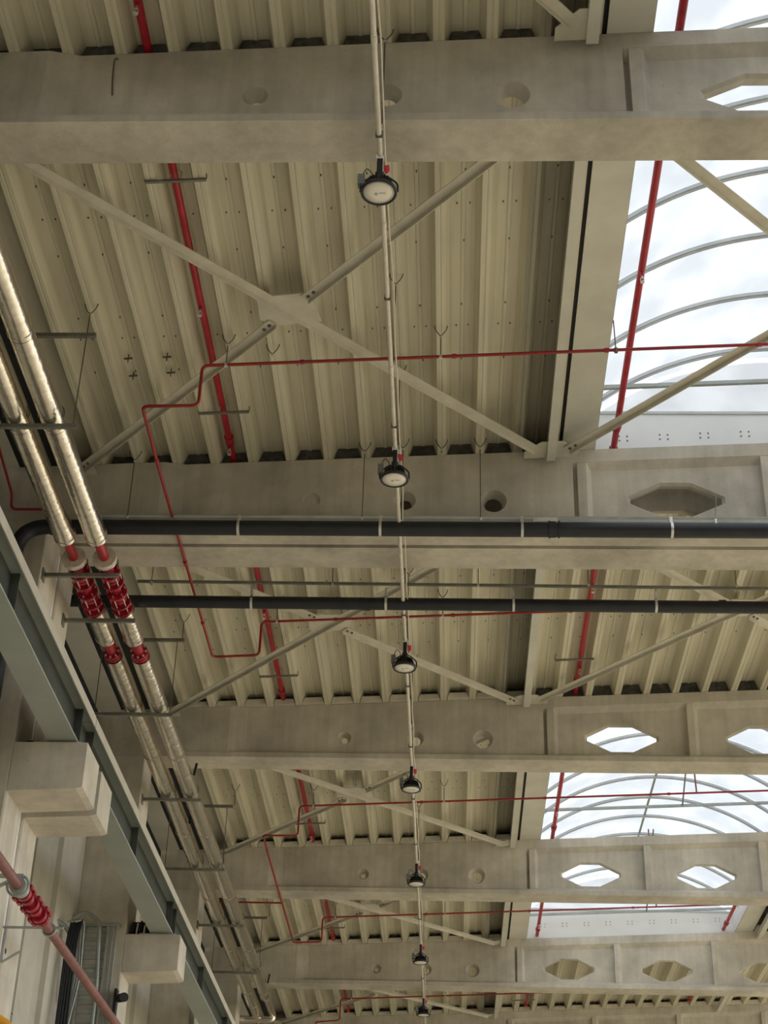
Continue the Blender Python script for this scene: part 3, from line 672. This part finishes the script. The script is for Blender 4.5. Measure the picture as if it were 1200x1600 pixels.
def make_lamp(y, label):
    z = 10.05; x = XCd+.0
    t = thing('high_bay_lamp', (x, y, z), label, 'lamp', 'round black high bay lamps')
    m = MB(); lathe(m, [(.118, z+.004), (.128, z-.006), (.140, z-.004), (.142, z+.012), (.136, z+.026), (.10, z+.045), (.082, z+.06), (.07, z+.115), (.055, z+.135), (.0, z+.137)], x, y); m.build('housing', 'lamp_black', t)
    hs = t.children[0]
    m = MB()
    for k in range(24):
        a = 2*math.pi*k/24; c, s = math.cos(a), math.sin(a)
        p = [(.055, .05), (.118, .045), (.095, .115), (.055, .128)]
        q = Vector((-s, c, 0))*.0025
        vs = [Vector((x+c*r, y+s*r, z+zz_))+q*e for e in (-1, 1) for r, zz_ in p]
        m.add(vs, [(0,1,2,3), (4,5,6,7), (0,1,5,4), (1,2,6,5), (2,3,7,6), (3,0,4,7)])
    m.build('cooling_fins', 'lamp_black', hs)
    m = MB(); lathe(m, [(.104, z+.002), (.117, z-.001), (.119, z+.005)], x, y); m.build('lens_ring', 'lamp_ring', t)
    m = MB(); lathe(m, [(.0, z-.004), (.06, z-.003), (.104, z+.001), (.105, z+.006)], x, y); m.build('lens', 'lamp_lens', t)
    ln = t.children[-1]
    m = MB(); m.cyl((x-.02, y+.01, z-.004), (x-.02, y+.01, z-.012), .012, 8); m.box(x+.0, x+.05, y-.004, y+.004, z-.008, z-.003); m.build('sensor', 'lamp_ring', ln)
    # yoke
    m = MB()
    for s in (-1, 1): m.tube(fillet([(x+.143*s, y, z+.01), (x+.143*s, y, z+.09), (x+.06*s, y, z+.17), (x, y, z+.17)], .03, 3), .008, 6)
    m.build('yoke', 'lamp_black', t)
    m = MB(); m.cyl((x, y, z+.12), (x, y, z+.20), .035, 12); m.build('neck', 'lamp_black', t)
    MB().box(x-.022, x+.022, y-.012, y+.012, z+.19, 10.40).build('hanging_strap', 'lamp_black', t)
    MB().box(x+.022, x+.027, y-.012, y+.012, z+.20, 10.43).build('strap_edge', 'zinc', t)
    MB().cyl((x-.03, y, 10.42), (x+.03, y, 10.42), .03, 10).build('clamp', 'zinc', t)
    bx = MB().box(x-.165, x-.11, y-.03, y+.03, z+.07, z+.17).build('junction_box', 'greybox', t)
    MB().tube(fillet([(x-.135, y, z+.17), (x-.10, y, z+.26), (x-.05, y+.02, z+.21), (x-.06, y+.02, z+.15), (x-.02, y, z+.18), (x-.01, y, z+.30)], .03, 4), .005, 6).build('cable', 'wire', bx)
    MB().add([(x+.03, y+.05, 10.38), (x+.07, y+.05, 10.385), (x+.075, y+.055, 10.33), (x+.05, y+.06, 10.30), (x+.03, y+.055, 10.335), (x+.03, y+.056, 10.381), (x+.07, y+.056, 10.386), (x+.075, y+.061, 10.331), (x+.05, y+.066, 10.301), (x+.03, y+.061, 10.336)],
             [(0,1,2,3,4), (9,8,7,6,5), (0,1,6,5), (1,2,7,6), (2,3,8,7), (3,4,9,8), (4,0,5,9)]).build('red_tag', 'redtag', t)
    return t
L0 = make_lamp(lampy[0], 'nearest round black high bay lamp with pale lens, right below the first beam')
labs = ['second round high bay lamp from the camera, in front of the twin beams', 'third round high bay lamp, seen just below the second black pipe', 'fourth round high bay lamp, in the larger skylight bay below the third beam',
        'fifth round high bay lamp, in front of the beam between the distant skylights', 'sixth round high bay lamp, in front of the distant beam with dark octagon holes', 'farthest round high bay lamp at the bottom edge of the view']
for y, lb in zip(lampy[1:], labs): copy_thing(L0, (0, y-lampy[0], 0), lb)

# ================================================================ LOWER LEFT: pipe, clamp, trays
XPp, ZPp = -3.97, 6.24
t = thing('wall_pipe', (XPp, 15.5, ZPp), 'dull reddish brown pipe slanting across the lower left corner with a bright red coupling', 'pipe')
MB().cyl((XPp, 11.5, ZPp), (XPp, 14.35, ZPp), .048, 16).build('pipe', 'redbrown', t)
MB().cyl((XPp, 14.3, ZPp), (XPp, 15.25, ZPp), .040, 16).build('pipe', 'redf', t)
MB().cyl((XPp, 15.2, ZPp), (XPp, 24.0, ZPp), .048, 16).build('pipe', 'redbrown', t)
for yy, r in ((14.33, .074), (14.47, .066), (14.66, .074), (14.80, .066), (14.98, .078), (15.11, .072)):
    m = MB().cyl((XPp, yy, ZPp), (XPp, yy+.07, ZPp), r, 18)
    c = m.build('coupling', 'redf', t)
    for s in (-1, 1):
        MB().obox((XPp+s*(r+.012)*.8, yy+.035, ZPp+s*(r+.012)*.6), (0, 1, 0), .09, .035, .035).build('bolt_lug', 'redf', c)
MB().cyl((XPp, 14.12, ZPp), (XPp, 14.29, ZPp), .078, 16).build('end_sleeve', 'galv', t)
t = thing('pipe_bracket', (-4.4, 14.45, ZPp), 'grey welded bracket arm holding the reddish pipe just above the red coupling', 'bracket')
MB().obox((-4.35, 14.15, ZPp+.09), (1, 0, 0), .85, .045, .03).build('arm', 'galv', t)
MB().obox((-4.32, 14.15, ZPp-.10), (.8, 0, .42), .80, .035, .025).build('brace', 'galv', t)
MB().tube([(XPp+.1*math.cos(a), 14.15, ZPp+.1*math.sin(a)) for a in [2*math.pi*i/16 for i in range(17)]], .012, 6).build('ring', 'galv', t)
MB().box(-4.80, -4.76, 14.07, 14.23, ZPp-.35, ZPp+.15).build('plate', 'galv', t)
MB().box(-4.76, -4.74, 14.07, 14.88, ZPp-.12, ZPp-.05).build('stand_off', 'galv', t)
t = thing('pipe_bracket', (-4.2, 15.8, ZPp), 'thin open grey bracket under the reddish pipe just below the red coupling', 'bracket')
MB().tube(fillet([(XC, 15.50, ZPp+.02), (XC+.16, 15.50, ZPp+.02), (XPp+.14, 15.50, ZPp+.02)], .02), .014, 6).build('arm', 'galv', t)
MB().tube(fillet([(XC+.03, 15.50, ZPp+.02), (XC+.03, 15.50, ZPp-.33), (XC+.2, 15.50, ZPp-.22)], .02), .014, 6).build('strut', 'galv', t)
MB().tube([(XPp+.06*math.cos(a), 15.50, ZPp+.06*math.sin(a)) for a in [2*math.pi*i/16 for i in range(17)]], .012, 6).build('ring', 'galv', t)
# tray on the column
t = thing('cable_tray', (-4.85, 21.38, 6.5), 'grey perforated cable tray running down the face of the brown-grey column', 'cable tray')
for x in (-4.98, -4.66): MB().box(x-.012, x+.012, 21.33, 21.40, 2.0, 8.05).build('side_rail', 'galv', t)
for i in range(48):
    z = 8.0-i*.12; MB().box(-4.965, -4.675, 21.375, 21.39, z-.03, z+.03).build('rung', 'galv', t)
MB().box(-5.0, -4.50, 21.36, 21.40, 8.06, 8.09).build('top_bar', 'galv', t)
t = thing('cable_bundle', (-5.0, 20.6, 6.5), 'thick bundle of black cables hanging down beside the grey tray', 'cables')
for i in range(9):
    x = -5.03+.034*(i % 5)+random.uniform(-.006, .006); y = 20.60+.04*(i//5)
    MB().tube(fillet([(x+.03, y+.04, 7.92), (x, y, 7.6), (x+random.uniform(-.02, .02), y, 5.5), (x, y, 3.0)], .2, 4), .019, 8).build('cable', 'blackpipe', t)
t = thing('cable_loop', (-5.0, 21.2, 8.1), 'grey flexible conduit looping over the top of the tray', 'conduit')
MB().tube(fillet([(-5.16, 21.2, 7.2), (-5.17, 21.2, 8.08), (-4.98, 21.2, 8.22), (-4.76, 21.2, 8.08), (-4.70, 21.22, 7.2), (-4.70, 21.24, 3.5)], .14, 7), .026, 10).build('hose', 'galv', t)
t = thing('wall_conduit', (-5.15, 18.5, 7.9), 'dark conduit running along the grey wall panel toward the cable tray', 'conduit')
MB().tube(fillet([(-5.22, 15.9, 7.75), (-5.22, 20.3, 7.85), (-5.0, 20.7, 7.8), (-5.05, 20.9, 6.9)], .2, 5), .03, 10).build('tube', 'greybox', t)
for i in range(3):
    o = MB().tube(fillet([(-5.02+.05*i, 20.5, 7.85), (-4.93+.04*i, 20.7, 7.95), (-4.9+.03*i, 20.8, 7.2), (-5.0, 20.9, 6.6-.2*i)], .15, 5), .013, 8).build('wire_loop', 'galv', t)
t = thing('vertical_conduits', (-4.5, 21.38, 6), 'pair of thin grey conduits beside the tray on the brown-grey column', 'conduit')
for x in (-4.60, -4.55): MB().cyl((x, 21.38, 2.0), (x, 21.38, 8.06), .011, 8).build('tube', 'galv', t)
# spot lamp and sensor
t = thing('spotlight', (-4.42, 21.3, 7.1), 'small black spotlight on the column just below the second corbel', 'spotlight')
MB().box(-4.47, -4.43, 21.28, 21.40, 6.75, 7.2).build('mount', 'black', t)
MB().cyl((-4.40, 21.32, 7.08), (-4.30, 21.14, 7.05), .055, 14, .062).build('head', 'black', t)
MB().cyl((-4.45, 21.3, 6.75), (-4.45, 21.3, 6.0), .01, 6).build('cable', 'wire', t)
t = thing('bearing_hardware', (-4.2, 21.6, 8.1), 'dark clutter of bolts between wall and girder on top of the second corbel', 'bolts')
for i in range(6): MB().cyl((-4.36+.05*i, 21.5+.03*(i % 2), 7.98), (-4.34+.05*i, 21.5, 8.12+.03*(i % 3)), .014, 6).build('bolt', ('black', 'zinc')[i % 2], t)
MB().box(-4.40, -4.15, 21.62, 21.9, 7.975, 8.2).build('block', 'black', t)
t = thing('bearing_hardware', (-4.2, 15.1, 8.1), 'dark steel clamp and shims on top of the first corbel behind the girder', 'bolts')
MB().box(-4.40, -4.12, 15.2, 15.45, 7.975, 8.12).build('block', 'black', t)
for i in range(4): MB().box(-4.38+.06*i, -4.34+.06*i, 15.0, 15.12, 7.975, 8.0+.01*(i % 2)).build('shim', 'white', t)
t = MB().tube([(-3.06+.16*math.cos(a), 10.75, 4.06+.16*math.sin(a)) for a in [math.pi*i/10 for i in range(11)]], .03, 10).build('warning_light', 'orange')
tag(t, 'rounded orange fitting cut by the lower left corner of the view', 'fitting')
# loose cable end hanging from the first beam
t = MB().tube(fillet([(-2.70, 9.02, 11.38), (-2.715, 8.90, 11.30), (-2.72, 8.945, 11.1), (-2.70, 8.945, 10.92)], .08), .006, 6).build('loose_cable', 'wire')
tag(t, 'thin dark loose cable hanging down the face of the nearest beam', 'cable')
# anchor bolts left in the deck
for i, (x, y) in enumerate(((-3.36, 13.15), (-3.36, 13.45), (-2.96, 13.15), (-2.96, 13.42))):
    z = rz(x)+.185
    t = thing('toggle_bolt', (x, y, z), 'dark toggle bolt in the deck, %s of the four' % ('upper left', 'lower left', 'upper right', 'lower right')[i], 'bolt', 'toggle bolts in the deck')
    MB().obox((x, y, z-.05), (1, 0, .1), .09, .02, .012).build('toggle', 'wire', t)
    MB().cyl((x, y, z), (x, y, z-.10), .006, 6).build('shank', 'wire', t)
# smoke vent actuators
for y, yy, lab in ((25.8, 26.2, 'larger distant'), (31.8, 32.2, 'last')):
    t = thing('vent_actuator', (4.0, y, 12), 'thin rods hanging from the crown of the %s skylight to its tie bar' % lab, 'rod', 'vent rods in the skylights')
    MB().cyl((3.9, y-1.2, 12.97), (3.95, 24.6 if y < 28 else 30.5, up(3.95)), .014, 8).build('rod', 'redbrown', t)
    MB().cyl((4.0, y-1.2, 12.97), (4.1, 27.22 if y < 28 else 33.3, 12.16), .014, 8).build('strut', 'galvdark', t)
